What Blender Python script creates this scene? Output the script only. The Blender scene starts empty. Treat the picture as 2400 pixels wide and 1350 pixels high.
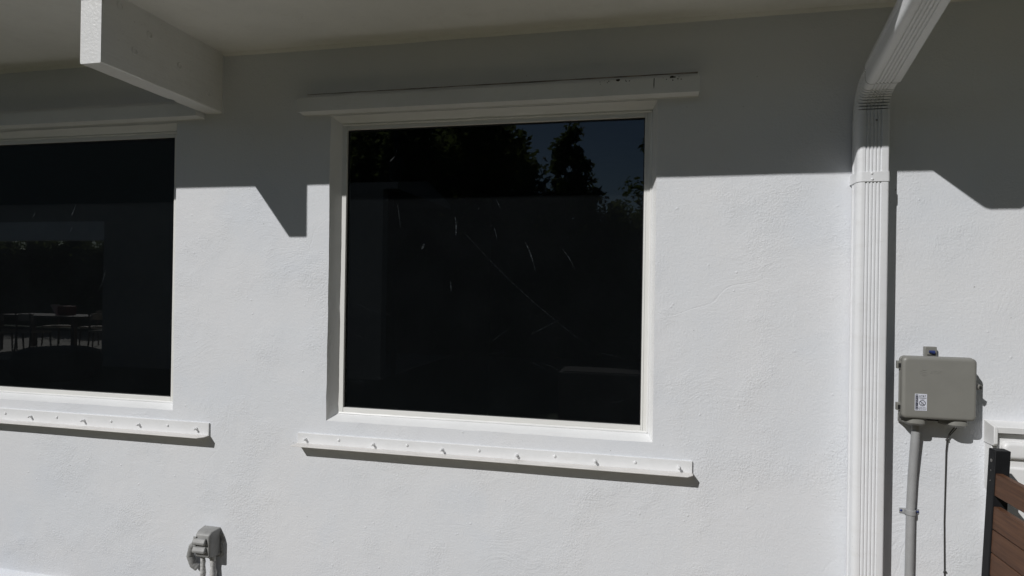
import bpy, bmesh, math, random
from mathutils import Vector, Matrix, noise
rad = math.radians
random.seed(7)
scn = bpy.context.scene
COL = scn.collection

# ------------------------------------------------------------------ camera
cam = bpy.data.cameras.new('camera')
cam.sensor_width = 36.0
cam.lens = 1450 / 2400 * 36.0
cam.clip_start = 0.05
cam.clip_end = 500
cam_o = bpy.data.objects.new('camera', cam)
COL.objects.link(cam_o)
YAW, PITCH, ROLL = rad(12.5), rad(0.07), rad(0.9)
fw = Vector((-math.sin(YAW) * math.cos(PITCH), math.cos(YAW) * math.cos(PITCH), math.sin(PITCH)))
rt = Vector((math.cos(YAW), math.sin(YAW), 0))
up = rt.cross(fw)
rt2 = rt * math.cos(ROLL) + up * math.sin(ROLL)
up2 = -rt * math.sin(ROLL) + up * math.cos(ROLL)
M = Matrix((rt2, up2, -fw)).transposed().to_4x4()
M.translation = Vector((0, -2.479, 1.5))
cam_o.matrix_world = M
scn.camera = cam_o

# ------------------------------------------------------------------ sky and sun
SUN_TO = Vector((-0.437, -0.65, 0.571)).normalized()      # towards the sun
w = bpy.data.worlds.new('World')
scn.world = w
w.use_nodes = True
nt = w.node_tree
bg = nt.nodes['Background']
sky = nt.nodes.new('ShaderNodeTexSky')
sky.sky_type = 'NISHITA'
sky.sun_disc = False
sky.sun_elevation = math.asin(SUN_TO.z)
sky.sun_rotation = math.atan2(SUN_TO.x, SUN_TO.y)
sky.air_density = 1.0
sky.dust_density = 0.2
sky.ozone_density = 2.5
nt.links.new(sky.outputs[0], bg.inputs[0])
bg.inputs[1].default_value = 0.05
sun = bpy.data.lights.new('sun', 'SUN')
sun.energy = 5.0
sun.angle = rad(0.53)
sun.color = (1.0, 0.985, 0.965)
sun_o = bpy.data.objects.new('sun', sun)
COL.objects.link(sun_o)
sun_o.rotation_euler = (-SUN_TO).to_track_quat('-Z', 'Y').to_euler()
sun_o.location = SUN_TO * 30
scn.view_settings.view_transform = 'Standard'
scn.view_settings.look = 'None'
scn.view_settings.exposure = -0.70
scn.view_settings.gamma = 1.0
scn.view_settings.use_curve_mapping = False


# ------------------------------------------------------------------ materials
class NT:
    def __init__(self, name):
        self.m = bpy.data.materials.new(name)
        self.m.use_nodes = True
        self.t = self.m.node_tree
        self.b = self.t.nodes['Principled BSDF']
        self.out = self.t.nodes['Material Output']
        self.co = self.n('ShaderNodeTexCoord').outputs['Object']

    def n(self, kind, **kw):
        nd = self.t.nodes.new(kind)
        for k, v in kw.items():
            if k in nd.inputs.keys() and not hasattr(nd, k):
                nd.inputs[k].default_value = v
            else:
                setattr(nd, k, v)
        return nd

    def link(self, a, b):
        self.t.links.new(a, b)

    def put(self, sock, v):
        if hasattr(v, 'is_linked') or isinstance(v, bpy.types.NodeSocket):
            self.link(v, sock)
        else:
            sock.default_value = v

    def math(self, op, a, b=0.0, c=None, clamp=False):
        nd = self.n('ShaderNodeMath', operation=op)
        nd.use_clamp = clamp
        self.put(nd.inputs[0], a)
        self.put(nd.inputs[1], b)
        if c is not None:
            self.put(nd.inputs[2], c)
        return nd.outputs[0]

    def noise(self, scale, detail=3.0, rough=0.55, co=None, dist=0.0):
        nd = self.n('ShaderNodeTexNoise')
        nd.inputs['Scale'].default_value = scale
        nd.inputs['Detail'].default_value = detail
        nd.inputs['Roughness'].default_value = rough
        nd.inputs['Distortion'].default_value = dist
        self.link(co or self.co, nd.inputs['Vector'])
        return nd.outputs['Fac']

    def mapping(self, scale=(1, 1, 1), rot=(0, 0, 0), loc=(0, 0, 0), co=None):
        nd = self.n('ShaderNodeMapping')
        nd.inputs['Scale'].default_value = scale
        nd.inputs['Rotation'].default_value = rot
        nd.inputs['Location'].default_value = loc
        self.link(co or self.co, nd.inputs['Vector'])
        return nd.outputs[0]

    def smooth(self, v, a, b, lo=0.0, hi=1.0):
        nd = self.n('ShaderNodeMapRange', interpolation_type='SMOOTHSTEP')
        self.put(nd.inputs['Value'], v)
        nd.inputs['From Min'].default_value = a
        nd.inputs['From Max'].default_value = b
        nd.inputs['To Min'].default_value = lo
        nd.inputs['To Max'].default_value = hi
        return nd.outputs[0]

    def mix(self, f, a, b):
        nd = self.n('ShaderNodeMix', data_type='RGBA')
        self.put(nd.inputs[0], f)
        for s, v in ((nd.inputs[6], a), (nd.inputs[7], b)):
            if isinstance(v, tuple):
                s.default_value = (*v, 1) if len(v) == 3 else v
            else:
                self.link(v, s)
        return nd.outputs[2]

    def bump(self, h, strength=1.0, dist=1.0):
        nd = self.n('ShaderNodeBump')
        nd.inputs['Strength'].default_value = strength
        nd.inputs['Distance'].default_value = dist
        self.link(h, nd.inputs['Height'])
        self.link(nd.outputs[0], self.b.inputs['Normal'])

    def base(self, v):
        if isinstance(v, tuple):
            self.b.inputs['Base Color'].default_value = (*v, 1)
        else:
            self.link(v, self.b.inputs['Base Color'])

    def rough(self, v):
        self.put(self.b.inputs['Roughness'], v)


def simple(name, c, rough=0.5, var=0.08, vscale=8.0, bump=0.0, bscale=150.0, metal=0.0, spec=0.5, specks=0.0):
    t = NT(name)
    f = t.noise(vscale, 4.0, 0.6)
    lo = tuple(x * (1 - var) for x in c)
    hi = tuple(min(1, x * (1 + var)) for x in c)
    colr = t.mix(t.smooth(f, 0.3, 0.7), lo, hi)
    if specks:
        s = t.smooth(t.noise(90.0, 2.0, 0.5), 0.70, 0.76)
        colr = t.mix(t.math('MULTIPLY', s, specks), colr, (0.12, 0.11, 0.09))
    t.base(colr)
    t.rough(rough)
    t.b.inputs['Metallic'].default_value = metal
    t.b.inputs['Specular IOR Level'].default_value = spec
    if bump:
        t.bump(t.math('MULTIPLY', t.noise(bscale, 4.0, 0.6), bump))
    return t.m


def stucco_material():
    t = NT('painted_stucco')
    # patches of rougher and smoother plaster
    warp = t.n('ShaderNodeVectorMath', operation='ADD')
    wn = t.n('ShaderNodeTexNoise')
    wn.inputs['Scale'].default_value = 2.2
    wn.inputs['Detail'].default_value = 2
    t.link(t.co, wn.inputs['Vector'])
    sc = t.n('ShaderNodeVectorMath', operation='SCALE')
    t.link(wn.outputs['Color'], sc.inputs[0])
    sc.inputs['Scale'].default_value = 0.55
    t.link(t.co, warp.inputs[0])
    t.link(sc.outputs[0], warp.inputs[1])
    wco = warp.outputs[0]
    m1 = t.smooth(t.noise(3.1, 3.0, 0.6), 0.46, 0.70)
    m2 = t.smooth(t.noise(2.3, 3.0, 0.6, t.mapping(loc=(5, 3, 9))), 0.50, 0.72)
    m3 = t.smooth(t.noise(4.3, 2.0, 0.6, t.mapping(loc=(15, 8, 2))), 0.52, 0.70)
    fine = t.noise(125.0, 4.0, 0.66)
    grain = t.noise(48.0, 3.0, 0.6)
    trowel = t.noise(9.0, 5.0, 0.62, t.mapping(scale=(1.6, 1, 9.0), rot=(0, rad(38), 0), co=wco))
    brush = t.noise(10.0, 4.0, 0.6, t.mapping(scale=(9.0, 1, 1.2), rot=(0, rad(24), 0), co=wco))
    vo = t.n('ShaderNodeTexVoronoi')
    vo.inputs['Scale'].default_value = 26.0
    t.link(t.co, vo.inputs['Vector'])
    dotv = t.smooth(vo.outputs['Distance'], 0.05, 0.16, 1.0, 0.0)
    pick = t.smooth(t.noise(7.0, 1.0, 0.5, t.mapping(loc=(2, 7, 4))), 0.56, 0.62)
    dots = t.math('MULTIPLY', dotv, pick)
    h = t.math('MULTIPLY', fine, t.math('MULTIPLY_ADD', m1, 0.0012, 0.0007))
    h = t.math('MULTIPLY_ADD', grain, t.math('MULTIPLY_ADD', m1, 0.0006, 0.0003), h)
    h = t.math('MULTIPLY_ADD', trowel, t.math('MULTIPLY_ADD', m2, 0.0009, 0.0002), h)
    h = t.math('MULTIPLY_ADD', brush, t.math('MULTIPLY', m3, 0.0006), h)
    h = t.math('MULTIPLY_ADD', dots, 0.0006, h)
    h = t.math('MULTIPLY_ADD', t.noise(6.0, 2.0, 0.5), 0.0007, h)
    ve = t.n('ShaderNodeTexVoronoi', feature='DISTANCE_TO_EDGE')
    ve.inputs['Scale'].default_value = 1.1
    t.link(wco, ve.inputs['Vector'])
    cm = t.smooth(t.noise(1.9, 2.0, 0.5, t.mapping(loc=(8, 2, 5))), 0.52, 0.62)
    crack = t.math('MULTIPLY', t.smooth(ve.outputs['Distance'], 0.0, 0.006, 1.0, 0.0), cm)
    h = t.math('MULTIPLY_ADD', crack, -0.00022, h)
    t.bump(h, 1.0, 1.7)
    f = t.smooth(t.noise(1.7, 5.0, 0.62), 0.30, 0.72)
    c = t.mix(f, (0.712, 0.732, 0.766), (0.745, 0.752, 0.773))
    blue = t.math('MULTIPLY', t.smooth(t.noise(2.6, 3.0, 0.6, t.mapping(loc=(3, 1, 6))), 0.55, 0.75), 0.5)
    c = t.mix(blue, c, (0.68, 0.71, 0.76))
    # small stains and pits
    sp = t.math('MULTIPLY', t.smooth(t.noise(55.0, 2.0, 0.5, t.mapping(loc=(1, 4, 8))), 0.745, 0.79), 0.75)
    c = t.mix(sp, c, (0.22, 0.21, 0.19))
    t.base(c)
    t.rough(0.62)
    t.b.inputs['Specular IOR Level'].default_value = 0.3
    return t.m


def trim_paint(name, c, brush=0.0006, dirt=0.0, axis='x', gloss=0.42):
    t = NT(name)
    s = (0.6, 30, 30) if axis == 'x' else ((30, 0.6, 30) if axis == 'y' else (30, 30, 0.6))
    st = t.noise(4.0, 4.0, 0.6, t.mapping(scale=s))
    h = t.math('MULTIPLY', st, brush)
    h = t.math('MULTIPLY_ADD', t.noise(70.0, 3.0, 0.6), brush * 0.8, h)
    t.bump(h)
    f = t.smooth(t.noise(5.0, 4.0, 0.6), 0.3, 0.7)
    c2 = t.mix(f, tuple(x * 0.95 for x in c), c)
    if dirt:
        d = t.smooth(t.noise(9.0, 6.0, 0.7, t.mapping(scale=(1, 1, 3))), 0.50, 0.72)
        c2 = t.mix(t.math('MULTIPLY', d, dirt), c2, (0.42, 0.39, 0.34))
        d2 = t.smooth(t.noise(120.0, 2.0, 0.5), 0.70, 0.75)
        c2 = t.mix(t.math('MULTIPLY', d2, min(1, dirt * 1.6)), c2, (0.12, 0.11, 0.10))
    t.base(c2)
    t.rough(gloss)
    return t.m


def glass_material(name, tint):
    t = NT(name)
    t.t.nodes.remove(t.b)
    fr = t.n('ShaderNodeFresnel')
    fr.inputs['IOR'].default_value = 1.78
    tr = t.n('ShaderNodeBsdfTransparent')
    tr.inputs[0].default_value = (*tint, 1)
    gl = t.n('ShaderNodeBsdfGlossy')
    gl.inputs['Roughness'].default_value = 0.008
    gl.inputs[0].default_value = (0.94, 0.98, 1, 1)
    bp = t.n('ShaderNodeBump')
    bp.inputs['Strength'].default_value = 1.0
    bp.inputs['Distance'].default_value = 1.0
    h = t.math('MULTIPLY', t.noise(1.6, 1.0, 0.4), 0.0006)
    t.link(h, bp.inputs['Height'])
    t.link(bp.outputs[0], gl.inputs['Normal'])
    # thin film of dust that the sun catches
    df = t.n('ShaderNodeBsdfDiffuse')
    df.inputs[0].default_value = (0.52, 0.60, 0.66, 1)
    mx = t.n('ShaderNodeMixShader')
    t.link(fr.outputs[0], mx.inputs[0])
    t.link(tr.outputs[0], mx.inputs[1])
    t.link(gl.outputs[0], mx.inputs[2])
    mx2 = t.n('ShaderNodeMixShader')
    dust = t.math('MULTIPLY', t.smooth(t.noise(5.0, 5.0, 0.65), 0.35, 0.75), 0.002)
    dust = t.math('ADD', dust, 0.0065)
    t.link(dust, mx2.inputs[0])
    t.link(mx.outputs[0], mx2.inputs[1])
    t.link(df.outputs[0], mx2.inputs[2])
    t.link(mx2.outputs[0], t.out.inputs[0])
    return t.m


def smear_material():
    t = NT('dried_smear')
    t.base((0.62, 0.72, 0.80))
    t.rough(0.7)
    a = t.smooth(t.noise(60.0, 3.0, 0.6), 0.35, 0.7, 0.01, 0.06)
    t.link(a, t.b.inputs['Alpha'])
    return t.m


def wood_material(name, a, b, axis):
    t = NT(name)
    s = (1.2, 26, 26) if axis == 'x' else (26, 1.2, 26)
    g = t.noise(3.0, 6.0, 0.65, t.mapping(scale=s), 0.6)
    g2 = t.noise(1.5, 2.0, 0.5)
    c = t.mix(t.smooth(g, 0.3, 0.7), a, b)
    c = t.mix(t.math('MULTIPLY', t.smooth(g2, 0.4, 0.7), 0.4), c, tuple(x * 0.6 for x in a))
    t.base(c)
    t.rough(0.55)
    t.bump(t.math('MULTIPLY', g, 0.0007))
    return t.m


def ground_material(name, a, b, scale, bump):
    t = NT(name)
    f = t.noise(scale, 6.0, 0.65)
    t.base(t.mix(t.smooth(f, 0.3, 0.7), a, b))
    t.rough(0.9)
    t.bump(t.math('MULTIPLY', t.noise(scale * 12, 4.0, 0.6), bump))
    return t.m


def leaf_material(name, a, b):
    t = NT(name)
    f = t.noise(2.5, 4.0, 0.6)
    t.base(t.mix(t.smooth(f, 0.3, 0.7), a, b))
    t.rough(0.8)
    t.b.inputs['Specular IOR Level'].default_value = 0.1
    tl = t.n('ShaderNodeBsdfTranslucent')
    tl.inputs[0].default_value = (0.16, 0.20, 0.06, 1)
    mx = t.n('ShaderNodeMixShader')
    mx.inputs[0].default_value = 0.35
    t.link(t.b.outputs[0], mx.inputs[1])
    t.link(tl.outputs[0], mx.inputs[2])
    t.link(mx.outputs[0], t.out.inputs[0])
    return t.m


STUCCO = stucco_material()
SOFFIT = trim_paint('soffit_paint', (0.81, 0.80, 0.765), 0.0012, 0.10, 'x', 0.7)
BEAM = trim_paint('beam_paint', (0.78, 0.775, 0.76), 0.0012, 0.14, 'y', 0.34)
TRIM = trim_paint('white_trim_paint', (0.80, 0.80, 0.80), 0.0004, 0.0, 'x', 0.4)
GLOSS = trim_paint('glossy_bead', (0.80, 0.80, 0.79), 0.0002, 0.0, 'x', 0.18)
REVEALPAINT = trim_paint('glossy_reveal_paint', (0.785, 0.79, 0.795), 0.0010, 0.0, 'x', 0.26)
TRACK = trim_paint('track_paint', (0.78, 0.785, 0.79), 0.0004, 0.10, 'x', 0.42)
LEDGE = trim_paint('dusty_track_paint', (0.72, 0.70, 0.68), 0.0004, 0.28, 'x', 0.55)
FRAME = simple('window_frame_white', (0.78, 0.775, 0.75), 0.32, 0.02, 3.0)
SPOUT = trim_paint('downspout_paint', (0.785, 0.795, 0.815), 0.0003, 0.10, 'z', 0.38)
GLASS_L = glass_material('window_glass_clear', (0.46, 0.49, 0.50))
GLASS = glass_material('window_glass', (0.40, 0.44, 0.46))
SMEAR = smear_material()
BLACK = simple('black_gasket', (0.012, 0.012, 0.013), 0.6, 0.05)
BOXGREY = simple('utility_box_plastic', (0.225, 0.222, 0.203), 0.42, 0.05, 6.0, 0.00025, 260.0)
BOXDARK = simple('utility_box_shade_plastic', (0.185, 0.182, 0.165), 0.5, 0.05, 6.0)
CONDUIT = simple('conduit_paint', (0.33, 0.335, 0.34), 0.42, 0.06, 12.0)
OUTLET = simple('outlet_grey_paint', (0.27, 0.27, 0.265), 0.5, 0.14, 18.0, 0.0006, 120.0, specks=0.4)
MORTAR = simple('splashed_plaster', (0.50, 0.50, 0.49), 0.8, 0.25, 60.0, 0.003, 120.0, specks=0.6)
STICKER = simple('sticker_paper', (0.68, 0.70, 0.78), 0.5, 0.03)
INK = simple('sticker_ink', (0.012, 0.013, 0.03), 0.5, 0.02)
BLUE = simple('blue_screw', (0.02, 0.035, 0.14), 0.4, 0.1)
CABLE = simple('cable_black', (0.035, 0.034, 0.033), 0.5, 0.1)
BRASS = simple('dull_screw', (0.30, 0.29, 0.28), 0.35, 0.1, metal=0.7)
METALBLK = simple('black_powder_coat', (0.010, 0.0105, 0.012), 0.55, 0.15, 20.0, 0.0002, 300.0, spec=0.22)
SLAT = wood_material('brown_slat_wood', (0.072, 0.031, 0.015), (0.140, 0.064, 0.031), 'y')
TABLEWOOD = wood_material('table_wood', (0.06, 0.035, 0.022), (0.10, 0.06, 0.035), 'x')
CHAIRPALE = simple('pale_chair_wood', (0.42, 0.36, 0.28), 0.6, 0.1)
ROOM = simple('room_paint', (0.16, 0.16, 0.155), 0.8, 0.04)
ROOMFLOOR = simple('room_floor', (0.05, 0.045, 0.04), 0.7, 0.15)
CURTAIN = simple('curtain_cloth', (0.20, 0.20, 0.19), 0.9, 0.05)
ROOF = ground_material('roof_gravel', (0.30, 0.29, 0.28), (0.38, 0.37, 0.36), 20, 0.004)
CONCRETE = ground_material('patio_concrete', (0.34, 0.32, 0.29), (0.46, 0.43, 0.39), 3.0, 0.002)
PALE = ground_material('pale_concrete', (0.385, 0.335, 0.235), (0.45, 0.395, 0.285), 3.0, 0.002)
GRAVEL = ground_material('dark_gravel', (0.045, 0.043, 0.039), (0.09, 0.085, 0.077), 30.0, 0.006)
LAWN = ground_material('lawn_green', (0.026, 0.040, 0.013), (0.045, 0.065, 0.022), 6.0, 0.02)
LEAF_A = leaf_material('leaf_dark', (0.024, 0.042, 0.014), (0.055, 0.080, 0.028))
LEAF_B = leaf_material('leaf_mid', (0.030, 0.050, 0.016), (0.065, 0.095, 0.030))
BARK = simple('bark', (0.10, 0.08, 0.06), 0.9, 0.3, 12.0, 0.01, 30.0)
WHITEBOX = trim_paint('cabinet_paint', (0.79, 0.79, 0.79), 0.0004, 0.06, 'x', 0.4)
DUST = simple('settled_dirt', (0.30, 0.26, 0.23), 0.9, 0.5, 14.0)
SEAMSHADE = simple('seam_shadow', (0.06, 0.055, 0.05), 0.9, 0.5, 90.0)
DIRT = simple('dark_dirt', (0.035, 0.030, 0.026), 0.9, 0.3, 60.0)


# ------------------------------------------------------------------ mesh helpers
def world_loc(o):
    v = Vector((0, 0, 0))
    while o is not None:
        v += o.location
        o = o.parent
    return v


def root(name, label, cat, loc, group=None):
    o = bpy.data.objects.new(name, None)
    o.empty_display_size = 0.1
    COL.objects.link(o)
    o.location = loc
    o['label'] = label
    o['category'] = cat
    if group:
        o['group'] = group
    return o


class MB:
    def __init__(self):
        self.v = []
        self.f = []

    def add(self, vs, fs):
        k = len(self.v)
        self.v += [tuple(p) for p in vs]
        self.f += [tuple(i + k for i in f) for f in fs]
        return self

    def box(self, x0, x1, y0, y1, z0, z1):
        vs = [(x, y, z) for z in (z0, z1) for y in (y0, y1) for x in (x0, x1)]
        return self.add(vs, [(0, 2, 3, 1), (4, 5, 7, 6), (0, 1, 5, 4), (1, 3, 7, 5), (3, 2, 6, 7), (2, 0, 4, 6)])

    def prism_x(self, prof, x0, x1):          # prof: (y, z) polygon
        n = len(prof)
        vs = [(x0, y, z) for y, z in prof] + [(x1, y, z) for y, z in prof]
        fs = [tuple(range(n))[::-1], tuple(range(n, 2 * n))]
        fs += [(i, (i + 1) % n, n + (i + 1) % n, n + i) for i in range(n)]
        return self.add(vs, fs)

    def prism_y(self, prof, y0, y1):          # prof: (x, z) polygon
        n = len(prof)
        vs = [(x, y0, z) for x, z in prof] + [(x, y1, z) for x, z in prof]
        fs = [tuple(range(n)), tuple(range(n, 2 * n))[::-1]]
        fs += [(i, n + i, n + (i + 1) % n, (i + 1) % n) for i in range(n)]
        return self.add(vs, fs)

    def prism_z(self, prof, z0, z1):          # prof: (x, y) polygon
        n = len(prof)
        vs = [(x, y, z0) for x, y in prof] + [(x, y, z1) for x, y in prof]
        fs = [tuple(range(n))[::-1], tuple(range(n, 2 * n))]
        fs += [(i, (i + 1) % n, n + (i + 1) % n, n + i) for i in range(n)]
        return self.add(vs, fs)

    def rings(self, rs, closed=True, caps=True):   # list of vertex rings
        n = len(rs[0])
        vs = [p for r in rs for p in r]
        fs = []
        for k in range(len(rs) - 1):
            for i in range(n if closed else n - 1):
                j = (i + 1) % n
                fs.append((k * n + i, k * n + j, (k + 1) * n + j, (k + 1) * n + i))
        if caps:
            fs.append(tuple(range(n))[::-1])
            fs.append(tuple(range((len(rs) - 1) * n, len(rs) * n)))
        return self.add(vs, fs)

    def tube(self, pts, r, seg=10, caps=True):
        pts = [Vector(p) for p in pts]
        rr = r if isinstance(r, (list, tuple)) else [r] * len(pts)
        rs = []
        a = None
        for i, p in enumerate(pts):
            d = (pts[min(i + 1, len(pts) - 1)] - pts[max(i - 1, 0)]).normalized()
            if a is None:
                a = d.orthogonal().normalized()
            else:
                a = (a - d * a.dot(d)).normalized()
            b = d.cross(a)
            rs.append([p + (a * math.cos(t) + b * math.sin(t)) * rr[i] for t in [2 * math.pi * k / seg for k in range(seg)]])
        return self.rings(rs, True, caps)

    def build(self, name, mat, parent=None, bevel=0.0, smooth=False, segs=2, label=None):
        off = world_loc(parent) if parent else Vector((0, 0, 0))
        me = bpy.data.meshes.new(name)
        me.from_pydata([(p[0] - off.x, p[1] - off.y, p[2] - off.z) for p in self.v], [], self.f)
        bm = bmesh.new()
        bm.from_mesh(me)
        bmesh.ops.recalc_face_normals(bm, faces=bm.faces)
        bm.to_mesh(me)
        bm.free()
        me.materials.append(mat)
        o = bpy.data.objects.new(name, me)
        COL.objects.link(o)
        o.parent = parent
        if smooth:
            for p in me.polygons:
                p.use_smooth = True
        if bevel:
            md = o.modifiers.new('bevel', 'BEVEL')
            md.width = bevel
            md.segments = segs
            md.limit_method = 'ANGLE'
            md.angle_limit = rad(35)
        if smooth or bevel:
            if bevel:
                for p in me.polygons:
                    p.use_smooth = True
            try:
                me.set_sharp_from_angle(angle=rad(40))
            except Exception:
                pass
        if label:
            o['label'] = label
        return o


def rrect(x0, x1, z0, z1, r, seg=5):
    pts = []
    for cx, cz, a0 in ((x1 - r, z1 - r, 0), (x0 + r, z1 - r, 90), (x0 + r, z0 + r, 180), (x1 - r, z0 + r, 270)):
        for k in range(seg + 1):
            a = rad(a0 + 90 * k / seg)
            pts.append((cx + r * math.cos(a), cz + r * math.sin(a)))
    return pts


# ------------------------------------------------------------------ ground
def sheet(name, x0, x1, y0, y1, z, mat, kind='structure'):
    o = MB().add([(x0, y0, z), (x1, y0, z), (x1, y1, z), (x0, y1, z)], [(0, 1, 2, 3)]).build(name, mat)
    o['kind'] = kind
    return o


sheet('ground', -150, 150, -150, 150, -0.06, LAWN)
bed = MB().box(-16, 8, -0.5, 0.0, -0.3, 0.0).build('gravel_bed', GRAVEL)  # unseen ground, kept dark to limit bounce on the lower wall
bed['kind'] = 'structure'
pat = MB().box(-3.2, 8, -1.75, -0.5005, -0.3, 0.01).build('bounce_strip', PALE)  # unseen pale strip, sized and toned to bounce sunlight up to the soffit
pat['kind'] = 'structure'
pat2 = MB().box(-26, -4.4, -13.0, -7.2005, -0.3, -0.01).build('terrace', CONCRETE)
pat2['kind'] = 'structure'

# ------------------------------------------------------------------ house
house = root('house', 'white stucco house wall with two dark windows under a deep eave', 'house', (0, 0, 0))
SOF_Z = 2.556
WX0, WX1 = -9.0, 4.0
# openings at the wall face (x0, x1, z0, z1) and the frame rectangle they taper to
OPEN = [((-1.377, 0.022, 0.908, 2.246), (-1.343, 0.001, 0.936, 2.218)),
        ((-3.95, -2.163, 0.908, 2.248), (-3.92, -2.192, 0.934, 2.220))]
REVEAL = 0.052


def axis_ticks(a, b, fixed, step):
    ks = sorted(set([a, b] + fixed))
    out = [a]
    for p, q in zip(ks, ks[1:]):
        n = max(1, int(round((q - p) / step)))
        out += [p + (q - p) * (k + 1) / n for k in range(n)]
    return [round(v, 6) for v in out]


def wob(x, z):
    v = Vector((x * 1.7, 0.3, z * 1.7))
    w1 = noise.noise(v) * 0.0022 + noise.noise(Vector((x * 6, 4.1, z * 6))) * 0.0009
    return w1


def edgewob(x, z, k):
    return noise.noise(Vector((x * 9, 11.0 + k, z * 9))) * 0.0022 + noise.noise(Vector((x * 28, 3.0 + k, z * 28))) * 0.0011


def build_wall():
    xs = axis_ticks(WX0, WX1, [c for o, _ in OPEN for c in o[:2]] + [-4.2, 1.6], 0.035)
    zs = axis_ticks(-0.3, 2.60, [c for o, _ in OPEN for c in o[2:]], 0.035)
    idx = {}
    vs, fs = [], []
    for i, x in enumerate(xs):
        for j, z in enumerate(zs):
            idx[i, j] = len(vs)
            dx = dz = 0.0
            for (x0, x1, z0, z1), _ in OPEN:
                on_x = abs(x - x0) < 1e-4 or abs(x - x1) < 1e-4
                on_z = abs(z - z0) < 1e-4 or abs(z - z1) < 1e-4
                if on_x and z0 - 1e-4 <= z <= z1 + 1e-4:
                    dx = edgewob(x, z, 0)
                if on_z and x0 - 1e-4 <= x <= x1 + 1e-4:
                    dz = edgewob(x, z, 5)
            vs.append([x + dx, wob(x, z), z + dz])

    def inside(x, z):
        return any(o[0] < x < o[1] and o[2] < z < o[3] for o, _ in OPEN)
    for i in range(len(xs) - 1):
        for j in range(len(zs) - 1):
            if not inside((xs[i] + xs[i + 1]) / 2, (zs[j] + zs[j + 1]) / 2):
                fs.append((idx[i, j], idx[i + 1, j], idx[i + 1, j + 1], idx[i, j + 1]))
    n_front = len(fs)
    # plastered reveals: rounded lip, splay, rounded foot at the frame
    for (x0, x1, z0, z1), (a0, a1, b0, b1) in OPEN:
        ix = [i for i, x in enumerate(xs) if x0 - 1e-4 <= x <= x1 + 1e-4]
        jz = [j for j, z in enumerate(zs) if z0 - 1e-4 <= z <= z1 + 1e-4]
        loop = [(i, jz[0]) for i in ix] + [(ix[-1], j) for j in jz[1:]] + [(i, jz[-1]) for i in ix[::-1][1:]] + [(ix[0], j) for j in jz[::-1][1:-1]]
        base = [idx[k] for k in loop]
        prev = base
        prof = [(0.06, 0.0035), (0.18, 0.009), (0.40, 0.022), (0.62, 0.034), (0.80, 0.043), (0.94, 0.0485), (1.04, 0.0515), (1.25, 0.056)]
        for t, dep in prof:
            cur = []
            for (i, j), b in zip(loop, base):
                X = a0 + (a1 - a0) * (xs[i] - x0) / (x1 - x0)
                Z = b0 + (b1 - b0) * (zs[j] - z0) / (z1 - z0)
                vx, vy, vz = vs[b]
                wv = edgewob(xs[i] + dep, zs[j], 9) * 0.6 if t < 0.9 else edgewob(xs[i], zs[j], 13) * 0.4
                cur.append(len(vs))
                vs.append([vx + (X - vx) * t + (wv if j not in (jz[0], jz[-1]) else 0), vy * (1 - min(1, t)) + dep,
                           vz + (Z - vz) * t + (wv if i not in (ix[0], ix[-1]) else 0)])
            n = len(loop)
            for k in range(n):
                fs.append((prev[k], prev[(k + 1) % n], cur[(k + 1) % n], cur[k]))
            prev = cur
    mb = MB()
    mb.add(vs, fs)
    wo = mb.build('wall', STUCCO, house, smooth=True, label='white painted stucco wall with trowel marks')
    wo.data.materials.append(REVEALPAINT)
    for k in range(n_front, len(fs)):
        wo.data.polygons[k].material_index = 1
    return wo


build_wall()
# rough back side of the wall so that light does not leak round the openings
inner = MB()
for x0, x1, z0, z1 in ((WX0, -3.92, -0.3, 2.6), (-2.192, -1.343, -0.3, 2.6), (0.001, WX1, -0.3, 2.6),
                       (-3.92, -2.192, -0.3, 0.930), (-3.92, -2.192, 2.224, 2.6), (-1.343, 0.001, -0.3, 0.930), (-1.343, 0.001, 2.224, 2.6)):
    inner.box(x0, x1, 0.100, 0.20, z0, z1)
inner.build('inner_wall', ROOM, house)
MB().prism_x([(0.01, -0.1), (-0.045, -0.1), (-0.04, 0.035), (-0.02, 0.05), (0.01, 0.062)], -9.0, -2.72).build(
    'footing', STUCCO, house, bevel=0.008)


# soffit: thin painted sheet with very slight sag, roof above it
def build_soffit():
    mb = MB()
    nx, ny = 90, 8
    vs, fs = [], []
    for j in range(ny + 1):
        y = 0.05 - 0.740 * j / ny
        for i in range(nx + 1):
            x = WX0 + (WX1 - WX0) * i / nx
            z = SOF_Z + 0.004 * noise.noise(Vector((x * 1.3, y * 2, 0.7))) + (0.0 if j < ny else 0)
            vs.append((x, y, z))
    for j in range(ny):
        for i in range(nx):
            k = j * (nx + 1) + i
            fs.append((k, k + 1, k + nx + 2, k + nx + 1))
    mb.add(vs, fs)
    mb.build('soffit', SOFFIT, house, smooth=True)


build_soffit()
# cove of caulk where wall and soffit meet
MB().prism_x([(0.004, SOF_Z - 0.016), (-0.003, SOF_Z - 0.012), (-0.012, SOF_Z - 0.004), (-0.016, SOF_Z + 0.004), (0.004, SOF_Z + 0.004)],
             WX0, WX1).build('caulk_joint', SOFFIT, house, smooth=True)
MB().box(WX0, WX1, -0.690, 4.6, SOF_Z + 0.012, SOF_Z + 0.20).build('roof', ROOF, house)
MB().box(WX0, WX1, -0.6965, -0.6905, SOF_Z - 0.002, SOF_Z + 0.21).build('fascia', TRIM, house, bevel=0.001)


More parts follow.
